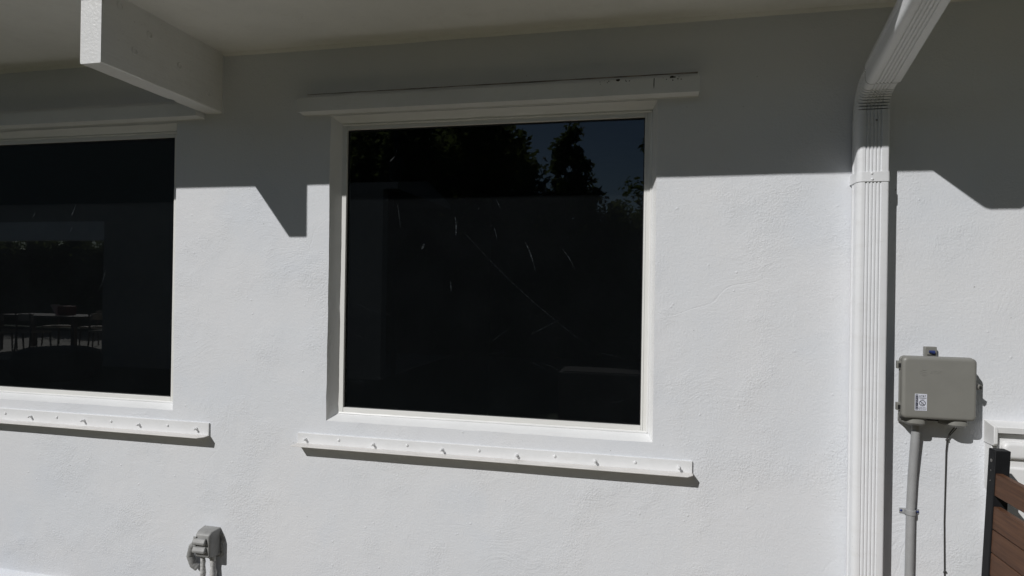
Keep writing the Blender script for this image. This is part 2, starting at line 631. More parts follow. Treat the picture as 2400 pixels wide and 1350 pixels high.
# exposed beam end
def build_beam():
    x0, x1, zb, d = -2.009, -1.920, 2.283, 0.648
    mb = MB()
    n = 44
    rs = []
    for k in range(n + 1):
        y = 0.02 - (d + 0.02) * k / n
        c = 0.004
        e = 0.0016 * noise.noise(Vector((1.0, y * 14, 2)))
        e2 = 0.0016 * noise.noise(Vector((7.0, y * 11, 2)))
        chip = 0.010 if 0.20 < -y < 0.235 else 0.0
        rs.append([(x0 + e, y, SOF_Z + 0.01), (x0 + e, y, zb + c + chip), (x0 + c + chip * 0.8, y, zb + e2), (x1 - c, y, zb - e2 * 0.5), (x1 + e2, y, zb + c),
                   (x1 + e, y, SOF_Z + 0.01)])
    mb.rings(rs)
    b = mb.build('beam', BEAM, house, label='white painted beam end under the eave')
    # old plugged nail heads on the side of the beam
    for y, z in ((-0.10, 2.345), (-0.27, 2.405), (-0.43, 2.47), (-0.57, 2.52), (-0.50, 2.38)):
        ring = MB()
        seg = 14
        rr = []
        for R, h in ((0.0150, 0.0), (0.0138, 0.0020), (0.0108, 0.0020), (0.0095, -0.0008)):
            rr.append([(x1 + h + 0.0006, y + R * math.cos(2 * math.pi * k / seg), z + R * math.sin(2 * math.pi * k / seg)) for k in range(seg)])
        ring.rings(rr, True, False)
        ring.build('plugged_hole', BEAM, b, smooth=True)
    # caulk bead round the beam at the wall
    MB().tube([(x1 + 0.001, -0.002, SOF_Z), (x1 + 0.001, -0.002, zb - 0.002)], 0.005, 8).build('caulk', STUCCO, b, smooth=True)


build_beam()


# ------------------------------------------------------------------ windows
def strip(p, q, w0, w1, y, mbuf, bend=0.0, seg=5):
    p, q = Vector(p), Vector(q)
    d = (q - p)
    nrm = Vector((-d.y, d.x)).normalized()
    vs = []
    for k in range(seg + 1):
        t = k / seg
        c = p + d * t + nrm * (bend * math.sin(math.pi * t) + random.uniform(-1, 1) * w0 * 0.3)
        wd = (w0 + (w1 - w0) * t) * (0.35 + 0.65 * math.sin(math.pi * min(1, t * 0.9 + 0.08))) * random.uniform(0.7, 1.2)
        vs += [(c.x - nrm.x * wd, y, c.y - nrm.y * wd), (c.x + nrm.x * wd, y, c.y + nrm.y * wd)]
    fs = [(2 * k, 2 * k + 1, 2 * k + 3, 2 * k + 2) for k in range(seg)]
    mbuf.add(vs, fs)


def build_window(x0, x1, z0, z1, glass, label, smears):
    """x0..z1: outer edge of the aluminium frame"""
    yf = 0.049          # front of the frame
    fw_l, fw_r, fh_b, fh_t = 0.020, 0.027, 0.024, 0.022
    gx0, gx1, gz0, gz1 = x0 + fw_l, x1 - fw_r, z0 + fh_b, z1 - fh_t
    # right and left jamb run through, head and sill rails fit between them
    fr = MB()
    o4 = [(x0 - 0.014, z0 - 0.014), (x1 + 0.014, z0 - 0.014), (x1 + 0.014, z1 + 0.014), (x0 - 0.014, z1 + 0.014)]
    i4 = [(gx0 - 0.006, gz0 - 0.006), (gx1 + 0.006, gz0 - 0.006), (gx1 + 0.006, gz1 + 0.006), (gx0 - 0.006, gz1 + 0.006)]
    fr.rings([[(x, yy, z) for x, z in q] for q, yy in ((o4, 0.082), (i4, 0.082), (i4, 0.099), (o4, 0.099), (o4, 0.082))], True, False)
    win = fr.build('window', FRAME, house, label=label)
    MB().box(x0 - 0.012, gx0, yf, 0.0815, z0 - 0.012, z1 + 0.012).build('jamb', FRAME, win, bevel=0.0012)
    MB().box(x1 - 0.018, x1 + 0.012, yf + 0.0004, 0.0815, z0 - 0.012, z1 + 0.012).build('jamb', FRAME, win, bevel=0.0012)
    MB().box(gx1, x1 - 0.0186, yf + 0.0015, 0.0812, z0 - 0.010, z1 + 0.010).build('glazing_bead', FRAME, win, bevel=0.0008)
    MB().box(gx0 + 0.0005, gx1 - 0.0005, yf + 0.001, 0.0813, z0 - 0.012, gz0).build('sill_rail', FRAME, win, bevel=0.0012)
    MB().box(gx0 + 0.0005, gx1 - 0.0005, yf + 0.001, 0.0813, gz1, z1 + 0.012).build('head_rail', FRAME, win, bevel=0.0012)
    g = MB()
    yg = yf + 0.016
    for a in ((gx0 - 0.001, gx0 + 0.0035, gz0, gz1), (gx1 - 0.0035, gx1 + 0.001, gz0, gz1)):
        g.box(a[0], a[1], yg - 0.004, yg + 0.012, a[2], a[3])
    g.box(gx0 + 0.0036, gx1 - 0.0036, yg - 0.004, yg + 0.012, gz0 - 0.001, gz0 + 0.0025)
    g.box(gx0 + 0.0036, gx1 - 0.0036, yg - 0.004, yg + 0.012, gz1 - 0.006, gz1 + 0.001)
    g.build('gasket', BLACK, win)
    pane = MB().add([(gx0 - 0.003, yg, gz0 - 0.003), (gx1 + 0.003, yg, gz0 - 0.003), (gx1 + 0.003, yg, gz1 + 0.003), (gx0 - 0.003, yg, gz1 + 0.003)],
                    [(0, 1, 2, 3)]).build('pane', glass, win)
    r_ = 0.0055  # glossy bead added round the frame to give the sill's bright highlight line
    for nm, p, q in (('highlight_bead', (x0 + 0.002, z0 - 0.001), (x1 - 0.002, z0 - 0.001)), ('highlight_bead', (x0 + 0.002, z1 + 0.001), (x1 - 0.002, z1 + 0.001)),
                     ('highlight_bead', (x1 + 0.001, z0), (x1 + 0.001, z1))):
        pts = []
        for k in range(41):
            t = k / 40
            jx, jz = edgewob(p[0] + t * 1.3, p[1] + t, 21) * 0.5, edgewob(p[0] + t * 1.7, p[1] + t, 25) * 0.5
            pts.append((p[0] + (q[0] - p[0]) * t + (jx if p[0] == q[0] else 0), yf - 0.0005, p[1] + (q[1] - p[1]) * t + (jz if p[1] == q[1] else 0)))
        MB().tube(pts, r_, 8).build(nm, GLOSS, win, smooth=True)
    for p, q, w0, w1, bend in smears:
        mb = MB()
        strip(p, q, w0, w1, yg - 0.0006, mb, bend)
        mb.build('smear', SMEAR, win)
    return win


def rand_smears(x0, x1, z0, z1, n, rng, lmin, lmax, a0, a1, wd):
    out = []
    for _ in range(n):
        x, z = rng.uniform(x0, x1), rng.uniform(z0, z1)
        l, a = rng.uniform(lmin, lmax), rad(rng.uniform(a0, a1))
        out.append(((x, z), (x + l * math.cos(a), z + l * math.sin(a)), wd, wd * 0.8, rng.uniform(-.1, .1) * l))
    return out


rng = random.Random(11)
sm = [((-0.510, 1.697), (-0.463, 1.573), 0.0035, 0.0015, 0.004), ((-0.352, 1.668), (-0.300, 1.585), 0.0016, 0.0010, 0.003),
      ((-0.645, 1.758), (-0.632, 1.700), 0.0018, 0.0010, 0.002), ((-0.640, 1.880), (-0.620, 1.840), 0.0016, 0.0008, 0.0),
      ((-0.820, 1.805), (-0.815, 1.725), 0.0028, 0.0036, 0.004), ((-0.960, 1.690), (-0.968, 1.665), 0.006, 0.004, 0.0),
      ((-1.085, 1.860), (-1.070, 1.760), 0.0014, 0.0010, 0.002), ((-0.835, 1.530), (-0.832, 1.485), 0.002, 0.0018, 0.0)]
sm += [((-0.78, 1.74), (-0.24, 1.27), 0.0007, 0.0007, -0.02), ((-0.48, 1.31), (-0.36, 1.375), 0.0006, 0.0005, 0.0)]
sm += rand_smears(-1.20, -1.08, 2.12, 2.185, 9, rng, 0.008, 0.022, 20, 60, 0.0013)
sm += rand_smears(-0.98, -0.86, 2.04, 2.19, 14, rng, 0.008, 0.024, 20, 60, 0.0013)
sm += rand_smears(-1.20, -1.05, 1.98, 2.07, 10, rng, 0.008, 0.024, 10, 50, 0.0013)
sm += rand_smears(-1.15, -0.5, 1.75, 2.18, 16, rng, 0.005, 0.014, 10, 70, 0.0011)
sm += rand_smears(-1.30, -1.15, 1.0, 1.6, 6, rng, 0.05, 0.12, -25, -10, 0.0005)
sm += rand_smears(-0.8, -0.1, 1.02, 1.3, 6, rng, 0.03, 0.10, -60, 40, 0.0005)
build_window(-1.343, 0.001, 0.936, 2.218, GLASS, 'white framed dark window with smeared glass in the middle of the wall', sm)
sl = [((-2.80, 1.890), (-2.83, 1.830), 0.003, 0.003, 0.003), ((-2.70, 1.905), (-2.715, 1.870), 0.0018, 0.001, 0.0),
      ((-2.82, 1.775), (-2.835, 1.745), 0.002, 0.001, 0.0), ((-2.62, 1.55), (-2.655, 1.46), 0.0014, 0.001, 0.004),
      ((-3.05, 1.85), (-3.07, 1.82), 0.0016, 0.001, 0.0), ((-2.56, 1.93), (-2.565, 1.905), 0.0016, 0.001, 0.0)]
sl += rand_smears(-3.25, -2.3, 1.4, 2.1, 10, rng, 0.006, 0.02, 30, 70, 0.0010)
build_window(-3.92, -2.192, 0.934, 2.220, GLASS_L, 'white framed dark window at the left edge reflecting a table', sl)

# ------------------------------------------------------------------ rooms behind the glass
RY = 4.0
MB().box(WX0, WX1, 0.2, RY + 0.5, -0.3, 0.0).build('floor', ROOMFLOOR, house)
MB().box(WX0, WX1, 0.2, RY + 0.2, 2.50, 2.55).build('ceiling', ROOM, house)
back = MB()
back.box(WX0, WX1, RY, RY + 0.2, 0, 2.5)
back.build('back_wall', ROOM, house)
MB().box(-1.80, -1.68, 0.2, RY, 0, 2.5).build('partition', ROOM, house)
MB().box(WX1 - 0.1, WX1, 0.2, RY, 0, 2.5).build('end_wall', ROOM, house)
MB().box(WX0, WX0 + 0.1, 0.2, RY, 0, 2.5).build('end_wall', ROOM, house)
# ------------------------------------------------------------------ storm shutter tracks
def stud(x, z, yb, parent, ln):
    mb = MB()
    seg = 10
    for r, y0, y1 in ((0.0062, yb, yb - 0.006), (0.0036, yb - 0.006, yb - ln)):
        mb.rings([[(x + r * math.cos(2 * math.pi * k / seg), yy, z + r * math.sin(2 * math.pi * k / seg)) for k in range(seg)] for yy in (y0, y1)])
    mb.rings([[(x + r * math.cos(2 * math.pi * k / seg), yy, z + r * math.sin(2 * math.pi * k / seg)) for k in range(seg)]
              for r, yy in ((0.0052, yb - ln), (0.0056, yb - ln - 0.003), (0.003, yb - ln - 0.006))])
    mb.build('stud', TRACK, parent, smooth=True)


def screw(x, z, yb, parent, r=0.0062, mat=None, name='screw'):
    seg = 12
    MB().rings([[(x + rr * math.cos(2 * math.pi * k / seg), yy, z + rr * math.sin(2 * math.pi * k / seg)) for k in range(seg)]
                for rr, yy in ((r, yb + 0.001), (r, yb - r * 0.35), (r * 0.75, yb - r * 0.62), (r * 0.25, yb - r * 0.72))]).build(name, mat or TRACK, parent, smooth=True)


def lower_angle(x0, x1, ztop, zleg, label, studs, screws):
    t = root('shutter_track', label, 'shutter track', ((x0 + x1) / 2, 0, zleg), 'storm shutter tracks round the windows')
    MB().prism_x([(0.004, zleg - 0.003), (-0.0085, zleg - 0.003), (-0.0085, ztop), (0.004, ztop)], x0, x1).build('flange', TRACK, t, bevel=0.001)
    c = 0.018
    leg = [(x0 - 0.002, -0.0088), (x0 - 0.002, -0.063), (x1 - c, -0.063), (x1 + 0.001, -0.063 + c * 1.2), (x1 + 0.001, -0.0088)]
    MB().prism_z(leg, zleg - 0.0034, zleg).build('leg', LEDGE, t, bevel=0.0008)
    for i, (x, z) in enumerate(studs):
        stud(x, z, -0.0085, t, 0.011 + 0.004 * ((i * 7) % 3) / 2)
    for x, z in screws:
        screw(x, z, -0.0085, t)
    return t


lower_angle(-1.509, 0.172, 0.848, 0.804, 'white metal angle with studs below the middle window', [(x, 0.823) for x in (-1.469, -1.147, -0.836, -0.517, -0.199, 0.121)],
            [(x, 0.829) for x in (-1.310, -0.993, -0.677, -0.361, -0.044)])
lower_angle(-4.05, -1.961, 0.862, 0.806, 'white metal angle with studs below the left window', [(x, 0.833) for x in (-3.284, -2.968, -2.652, -2.338, -2.025)],
            [(x, 0.838) for x in (-3.127, -2.813, -2.496, -2.181)])


def upper_track(x0, x1, dz, label):
    t = root('shutter_track', label, 'shutter track', ((x0 + x1) / 2, 0, 2.252 + dz), 'storm shutter tracks round the windows')
    MB().prism_x([(0.004, 2.250 + dz), (-0.0035, 2.250 + dz), (-0.0035, 2.343 + dz), (0.004, 2.343 + dz)], x0 + 0.012, x1).build('flange', TRACK, t, bevel=0.001)
    MB().prism_x([(-0.0037, 2.2525 + dz), (-0.052, 2.2570 + dz), (-0.054, 2.253 + dz), (-0.060, 2.253 + dz), (-0.060, 2.312 + dz), (-0.0037, 2.316 + dz)], x0, x1).build('channel', TRACK, t, bevel=0.001)
    return t


up_t = upper_track(-1.507, 0.174, 0.0, 'white metal header track above the middle window')
upper_track(-4.05, -2.014, 0.008, 'white metal header track above the left window, behind the beam')
# dirt that collected on the top edge of the header track
dr = MB()
rng = random.Random(5)
for x, wd in ((-0.13, 0.009), (0.075, 0.014)):
    n = 12
    dr.prism_y([(x + wd * math.cos(2 * math.pi * k / n) * rng.uniform(.6, 1.1), 2.3120 + 0.0045 * math.sin(2 * math.pi * k / n) * rng.uniform(.5, 1.2)) for k in range(n)], -0.0612, -0.0602)
dr.prism_y([(0.005, 2.312), (0.008, 2.312), (0.0075, 2.285), (0.006, 2.270), (0.0045, 2.285)], -0.0612, -0.0602)
for k in range(14):
    x = rng.uniform(-0.2, 0.12)
    z = rng.uniform(2.300, 2.313)
    r = rng.uniform(0.0008, 0.0025)
    dr.prism_y([(x - r, z), (x, z - r), (x + r * 1.5, z), (x, z + r)], -0.0612, -0.0602)
dl = MB()
top, bot = [], []
for k in range(121):
    x = -1.49 + 1.66 * k / 120
    a_ = 0.5 + 0.5 * noise.noise(Vector((x * 7, 2.2, 0)))
    top.append((x, 2.3452 + 0.0018 * a_))
    bot.append((x, 2.3440 - 0.0055 * a_ * (0.4 + 0.6 * k / 120)))
nn = len(top)
dl.add([(x, -0.0038, z) for x, z in top] + [(x, -0.0048, z) for x, z in bot], [(k, k + 1, nn + k + 1, nn + k) for k in range(nn - 1)])
dl.build('dirt_line', DUST, up_t)
dr.build('dirt', DIRT, up_t)['kind'] = 'stuff'

# ------------------------------------------------------------------ downspout
ds = root('downspout', 'white corrugated metal downspout with crimped elbow beside the utility box', 'downspout', (0.763, -0.0475, 0.0))
DSX0, DSX1 = 0.713, 0.814
DH = 0.0375          # half depth


def spout_profile(grow=0.0):
    """closed ring of (x, b); b > 0 towards the front"""
    wdt = (DSX1 - DSX0) / 2 + grow
    d = DH + grow
    r = 0.017
    cx = (DSX0 + DSX1) / 2
    pts = []
    # front face from right to left with V ribs
    def arc(px, pb, a0, a1, n=5):
        for k in range(n + 1):
            a = rad(a0 + (a1 - a0) * k / n)
            pts.append((cx + px + r * math.cos(a), pb + r * math.sin(a), 0))
    arc(wdt - 0.007, d - 0.007, 0, 0, 0) if False else None
    rr = 0.007
    for k in range(5):
        a = rad(90 * k / 4)
        pts.append((cx + wdt - rr + rr * math.cos(a), d - rr + rr * math.sin(a)))
    for c in (0.022, 0.0105, -0.001, -0.0125, -0.024):
        pts += [(cx + c + 0.0042, d), (cx + c + 0.0022, d - 0.0042), (cx + c - 0.0010, d - 0.0042), (cx + c - 0.0030, d)]
    for k in range(6):
        a = rad(90 + 90 * k / 5)
        pts.append((cx - wdt + r + r * math.cos(a), d - r + r * math.sin(a)))
    for c in (-0.008, -0.018):
        pts += [(cx - wdt, c + 0.004), (cx - wdt + 0.0025, c + 0.0015), (cx - wdt + 0.0025, c - 0.0015), (cx - wdt, c - 0.004)]
    for k in range(4):
        a = rad(180 + 90 * k / 3)
        pts.append((cx - wdt + 0.008 + 0.008 * math.cos(a), -d + 0.008 + 0.008 * math.sin(a)))
    for k in range(4):
        a = rad(270 + 90 * k / 3)
        pts.append((cx + wdt - 0.008 + 0.008 * math.cos(a), -d + 0.008 + 0.008 * math.sin(a)))
    for c in (-0.018, -0.008):
        pts += [(cx + wdt, c - 0.004), (cx + wdt - 0.0025, c - 0.0015), (cx + wdt - 0.0025, c + 0.0015), (cx + wdt, c + 0.004)]
    return pts


def station(pos, beta, prof, crimp=0.0):
    """pos = (y, z) of the centre line; beta = lean of the axis from vertical towards the viewer"""
    b = Vector((0, -math.cos(beta), -math.sin(beta)))
    out = []
    for x, v in prof:
        wgt = max(0.0, min(1.0, (v + DH) / (2 * DH)))
        vv = v - crimp * wgt
        out.append((x, pos[0] + b.y * vv, pos[1] + b.z * vv))
    return out


P0 = spout_profile()
P1 = spout_profile(0.0016)
YC = -0.0475
FRONT = 0.085
mb = MB()
mb.rings([station((YC, z), 0, P0) for z in (0.0, 0.6, 1.2, 1.8, 2.128)], True, False)
mb.build('pipe', SPOUT, ds, smooth=True)
# elbow
RI = 0.062
ZB = 2.145
BETA = rad(72)
Cy, Cz = -(FRONT + RI), ZB
PIN = spout_profile(-0.0012)
st = [station((YC, 2.09), 0, PIN), station((YC, ZB - 0.012), 0, PIN)]
NC = 8
for c in range(NC):
    for ph, cr in ((0.0, 0.0), (0.55, 0.0005), (0.66, 0.013), (0.82, 0.013), (0.93, -0.0008)):
        be = BETA * (c + ph) / NC
        R = RI + DH
        st.append(station((Cy + R * math.cos(be), Cz + R * math.sin(be)), be, PIN, cr))
be = BETA
st.append(station((Cy + (RI + DH) * math.cos(be), Cz + (RI + DH) * math.sin(be)), be, PIN, 0))
tdir = Vector((0, -math.sin(BETA), math.cos(BETA)))
end = Vector((0, Cy + (RI + DH) * math.cos(BETA), Cz + (RI + DH) * math.sin(BETA)))
for s in (0.012, 0.09):
    q = end + tdir * s
    st.append(station((q.y, q.z), BETA, PIN))
MB().rings(st, True, False).build('elbow', SPOUT, ds, smooth=True)
# run out to the edge of the eave and up into the roof outlet
PR = spout_profile(0.0030)
st = []
for s in (0.042, 0.15, 0.3):
    q = end + tdir * s
    st.append(station((q.y, q.z), BETA, PR))
FE = 0.690
yc_end = -(FE - DH)
s_x = (-(yc_end) + end.y) / math.sin(BETA)      # distance along the run to the outlet axis
corner = end + tdir * s_x
RO = 0.062
tl = RO * math.tan(BETA / 2)
a = corner - tdir * tl
c2y, c2z = a.y, a.z
bvec = Vector((0, -math.cos(BETA), -math.sin(BETA)))
C2 = a - bvec * RO
for k in range(13):
    be = BETA * (1 - k / 12)
    bb = Vector((0, -math.cos(be), -math.sin(be)))
    q = C2 + bb * RO
    st.append(station((q.y, q.z), be, PR))
st.append(station((yc_end, SOF_Z + 0.01), 0, PR))
MB().rings(st, True, False).build('upper_pipe', SPOUT, ds, smooth=True)
q0, q1 = end + tdir * 0.0398, end + tdir * 0.0416
PD = spout_profile(0.0034)
MB().rings([station((q.y, q.z), BETA, PD) for q in (q0, q1)], True, False).build('seam', SEAMSHADE, ds)  # dark ring stands in for the shadowed gap where the pipes join
# strap
stp = MB()
PS = []
cxs = (DSX0 + DSX1) / 2
for (dx, d) in ((0.0035, 0.0022),):
    wdt = (DSX1 - DSX0) / 2 + 0.0022
    dd = DH + 0.0022
    ring = []
    for k in range(6):
        t = rad(90 * k / 5)
        ring.append((cxs + wdt - 0.008 + 0.008 * math.cos(t), dd - 0.008 + 0.008 * math.sin(t)))
    for k in range(7):
        t = rad(90 + 90 * k / 6)
        ring.append((cxs - wdt + 0.018 + 0.018 * math.cos(t), dd - 0.018 + 0.018 * math.sin(t)))
    ring += [(cxs - wdt, -dd - 0.008), (cxs + wdt, -dd - 0.008)]
    PS = ring
stp.rings([station((YC, z), 0, PS) for z in (1.897, 1.931)], True, True)
strap_o = stp.build('strap', SPOUT, ds, smooth=True)
for x, z in ((0.757, 1.925), (0.759, 1.905)):
    screw(x, z, -(FRONT + 0.002), strap_o, 0.0042, SPOUT)
screw(0.7705, 2.112, -(FRONT + 0.0), ds, 0.0036, BRASS)

# ------------------------------------------------------------------ utility box
ub = root('utility_box', 'grey plastic telephone box with hinged lid and warning sticker', 'utility box', (0.97, 0, 1.07))


def rounded_shell(x0, x1, z0, z1, y0, y1, r, soft, name, mat, parent):
    """box whose front edges (towards -y) are rounded by soft"""
    rs = []
    prof = [(y0, 0.0)]
    n = 6
    for k in range(n + 1):
        a = rad(90 * k / n)
        prof.append((y1 + soft * (1 - math.sin(a)), soft * (1 - math.cos(a))))
    for y, ins in prof:
        rs.append([(x, y, z) for x, z in rrect(x0 + ins, x1 - ins, z0 + ins, z1 - ins, max(0.004, r - ins * 0.4), 6)])
    return MB().rings(rs).build(name, mat, parent, smooth=True)


BX0, BX1, BZ0, BZ1 = 0.860, 1.088, 1.074, 1.287
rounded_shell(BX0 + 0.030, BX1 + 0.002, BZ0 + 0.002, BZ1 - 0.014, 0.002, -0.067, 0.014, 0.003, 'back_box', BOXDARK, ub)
lid = rounded_shell(BX0, BX1, BZ0, BZ1, -0.0675, -0.098, 0.015, 0.011, 'lid', BOXGREY, ub)
rounded_shell(BX0 - 0.0015, BX1 + 0.0015, BZ0 - 0.0015, BZ1 + 0.0015, -0.0665, -0.074, 0.016, 0.003, 'rim', BOXGREY, ub)
for z in (1.243, 1.098):
    h = MB()
    h.box(BX0 - 0.0110, BX0 + 0.008, -0.081, -0.066, z, z + 0.027)
    ho = h.build('hinge', BOXGREY, ub, bevel=0.0015)
    MB().box(BX0 - 0.0080, BX0 - 0.0005, -0.0825, -0.0811, z + 0.004, z + 0.019).build('hinge_pin', BLACK, ho)
# mounting tab with blue screw
tab = MB().box(0.958, 0.996, -0.020, -0.002, 1.283, 1.318).build('mounting_tab', BOXGREY, ub, bevel=0.002)
MB().tube([(0.970, -0.024, 1.3015), (0.986, -0.024, 1.2985)], [0.004, 0.007], 8).build('screw', BLUE, tab, smooth=True)
MB().box(0.965, 0.990, -0.0212, -0.0203, 1.2875, 1.2905).build('slot', BLACK, tab)
# latch
la = MB().box(BX1 + 0.001, BX1 + 0.016, -0.062, -0.045, 1.190, 1.212).build('latch', BOXGREY, ub, bevel=0.003)
MB().tube([(BX1 + 0.010, -0.060, 1.190), (BX1 + 0.019, -0.074, 1.188)], [0.0095, 0.0095], 14).build('knob', BOXDARK, la, smooth=True)
MB().tube([(BX1 + 0.0187, -0.0735, 1.188), (BX1 + 0.0196, -0.0752, 1.188)], [0.0055, 0.0050], 12).build('knob_slot', BLACK, la)
# cable boots under the box
for bx0, bx1 in ((0.878, 0.948), (1.006, 1.077)):
    rs = []
    n = 12
    for z, s in ((BZ0 + 0.002, 0.96), (BZ0 - 0.004, 1.0), (BZ0 - 0.018, 1.0), (BZ0 - 0.026, 0.80)):
        ring = []
        for k in range(n + 1):
            a = math.pi * k / n
            ring.append(((bx0 + bx1) / 2 - (bx1 - bx0) / 2 * math.copysign(abs(math.cos(a)) ** 0.6, math.cos(a)) * s, -0.030 - 0.058 * math.sin(a) ** 0.7 * s, z))
        ring += [(bx1, -0.008, z), (bx0, -0.008, z)]
        rs.append(ring)
    MB().rings(rs).build('cable_boot', BOXGREY, ub, smooth=True)
MB().box(0.958, 0.990, -0.052, -0.012, BZ0 - 0.012, BZ0 + 0.004).build('foot_bracket', BLACK, ub, bevel=0.001)


def text_mesh(body, size, x, z, y, name, mat, parent, extrude=0.0003, align='LEFT', sx=1.0, bold=0.0):
    cu = bpy.data.curves.new('t', 'FONT')
    cu.body = body
    cu.size = size
    cu.extrude = extrude
    cu.offset = bold
    cu.align_x = align
    cu.resolution_u = 3
    o = bpy.data.objects.new('t', cu)
    COL.objects.link(o)
    dg = bpy.context.evaluated_depsgraph_get()
    me = bpy.data.meshes.new_from_object(o.evaluated_get(dg))
    bpy.data.objects.remove(o)
    off = world_loc(parent)
    for v in me.vertices:
        px, pz, py = v.co.x * sx, v.co.y, v.co.z
        v.co = (px + x - off.x, y - py - off.y, pz + z - off.z)
    me.name = name
    me.materials.clear()
    me.materials.append(mat)
    ob = bpy.data.objects.new(name, me)
    COL.objects.link(ob)
    ob.parent = parent
    return ob


YL = -0.098
SX0, SX1, SZ0, SZ1 = 0.8985, 0.9355, 1.1035, 1.1610
stk = MB().box(SX0, SX1, YL - 0.0010, YL - 0.0001, SZ0, SZ1).build('warning_sticker', STICKER, lid, label='small white warning sticker with black print')
YP = YL - 0.00125
# sticker print: one flat print part under the lid's sticker
pr = MB()
pr.box(SX0 + 0.0018, SX0 + 0.0098, YP, YP + 0.0002, SZ0 + 0.003, SZ1 - 0.0025)
pr.box(SX0 + 0.0118, SX1 - 0.002, YP, YP + 0.0002, SZ1 - 0.0150, SZ1 - 0.0132)
cx_, cz_ = SX0 + 0.0230, SZ1 - 0.0315
seg = 28
vs = []
for k in range(seg):
    a = 2 * math.pi * k / seg
    for R in (0.0103, 0.0084):
        vs.append((cx_ + R * math.cos(a), YP, cz_ + R * math.sin(a)))
pr.add(vs, [(2 * k, 2 * ((k + 1) % seg), 2 * ((k + 1) % seg) + 1, 2 * k + 1) for k in range(seg)])
pr.add([(cx_ - 0.0075, YP - 0.0001, cz_ + 0.0057), (cx_ - 0.0058, YP - 0.0001, cz_ + 0.0074), (cx_ + 0.0075, YP - 0.0001, cz_ - 0.0057), (cx_ + 0.0058, YP - 0.0001, cz_ - 0.0074)], [(0, 1, 2, 3)])
pr.add([(cx_ - 0.006, YP, cz_ - 0.004), (cx_ - 0.003, YP, cz_ - 0.001), (cx_ - 0.001, YP, cz_ - 0.003), (cx_ - 0.004, YP, cz_ - 0.006)], [(0, 1, 2, 3)])
pr.add([(cx_ + 0.000, YP, cz_ - 0.0045), (cx_ + 0.003, YP, cz_ - 0.0045), (cx_ + 0.0025, YP, cz_ - 0.0075), (cx_ - 0.0005, YP, cz_ - 0.007)], [(0, 1, 2, 3)])
pr.add([(cx_ + 0.000, YP, cz_ + 0.003), (cx_ + 0.004, YP, cz_ + 0.0045), (cx_ + 0.0075, YP, cz_ + 0.002), (cx_ + 0.004, YP, cz_ + 0.0032)], [(0, 1, 2, 3)])
pr.build('sticker_print', INK, lid)
text_mesh('AT&T', 0.0090, SX0 + 0.0232, SZ1 - 0.0105, YP, 'lettering', INK, lid, 0.0001, 'CENTER', 0.98, 0.0001)
text_mesh('CABLE', 0.0042, SX0 + 0.0230, SZ1 - 0.0195, YP, 'lettering', INK, lid, 0.0001, 'CENTER')
text_mesh('CALL 811', 0.0060, SX0 + 0.0228, SZ0 + 0.0095, YP, 'lettering', INK, lid, 0.0001, 'CENTER', 0.9)
text_mesh('BEFORE YOU DIG', 0.0036, SX0 + 0.0228, SZ0 + 0.0058, YP, 'lettering', INK, lid, 0.0001, 'CENTER', 0.85)
text_mesh('FOR LOCATIONS', 0.0032, SX0 + 0.0228, SZ0 + 0.0022, YP, 'lettering', INK, lid, 0.0001, 'CENTER', 0.85)
for k, ch in enumerate('WARNING'):
    text_mesh(ch, 0.0074, SX0 + 0.0058, SZ1 - 0.0090 - k * 0.00735, YP - 0.0004, 'lettering', STICKER, lid, 0.0001, 'CENTER', 1.0)
# moulded mark and name on the lid
gl = MB()
for k in range(4):
    zc, R = 1.2475 - 0.0062 * k, (0.0125, 0.0165, 0.0165, 0.0125)[k]
    pts = []
    for j in range(9):
        t = j / 8
        pts.append((0.925 - R + 2 * R * t, YL + 0.0002, zc - 0.0035 * math.sin(math.pi * t) - 0.002 * t))
    gl.tube(pts, [0.0002 + 0.0012 * math.sin(math.pi * j / 8) for j in range(9)], 6)
gl.build('moulded_emblem', BOXGREY, lid, smooth=True)
text_mesh('AT&T', 0.0150, 0.944, 1.2315, YL + 0.0002, 'moulded_lettering', BOXGREY, lid, 0.0008)

# conduit with its strap
cd = root('conduit', 'grey pipe running down the wall from the utility box', 'conduit', (0.918, -0.018, 0.0))
MB().tube([(0.9285, -0.034, 1.075), (0.9283, -0.032, 1.03), (0.9265, -0.026, 0.96), (0.9235, -0.019, 0.86), (0.9205, -0.0165, 0.74), (0.919, -0.0165, 0.5), (0.917, -0.0165, 0.0)],
          0.0138, 16).build('pipe', CONDUIT, cd, smooth=True)
cs = MB()
ring_o, ring_i = [], []
n = 12
for k in range(n + 1):
    a = math.pi * k / n
    ring_o.append((0.9205 - 0.0165 * math.cos(a), -0.0165 - 0.0165 * math.sin(a)))
prof = [(0.889, -0.001), (0.889, -0.005), (0.9030, -0.006)] + ring_o + [(0.938, -0.006), (0.952, -0.005), (0.952, -0.001)]
cs.prism_z(prof, 0.718, 0.736)
cso = cs.build('strap', CONDUIT, cd, bevel=0.001)
for x in (0.8945, 0.9475):
    screw(x, 0.727, -0.0052, cso, 0.0042, BLUE)
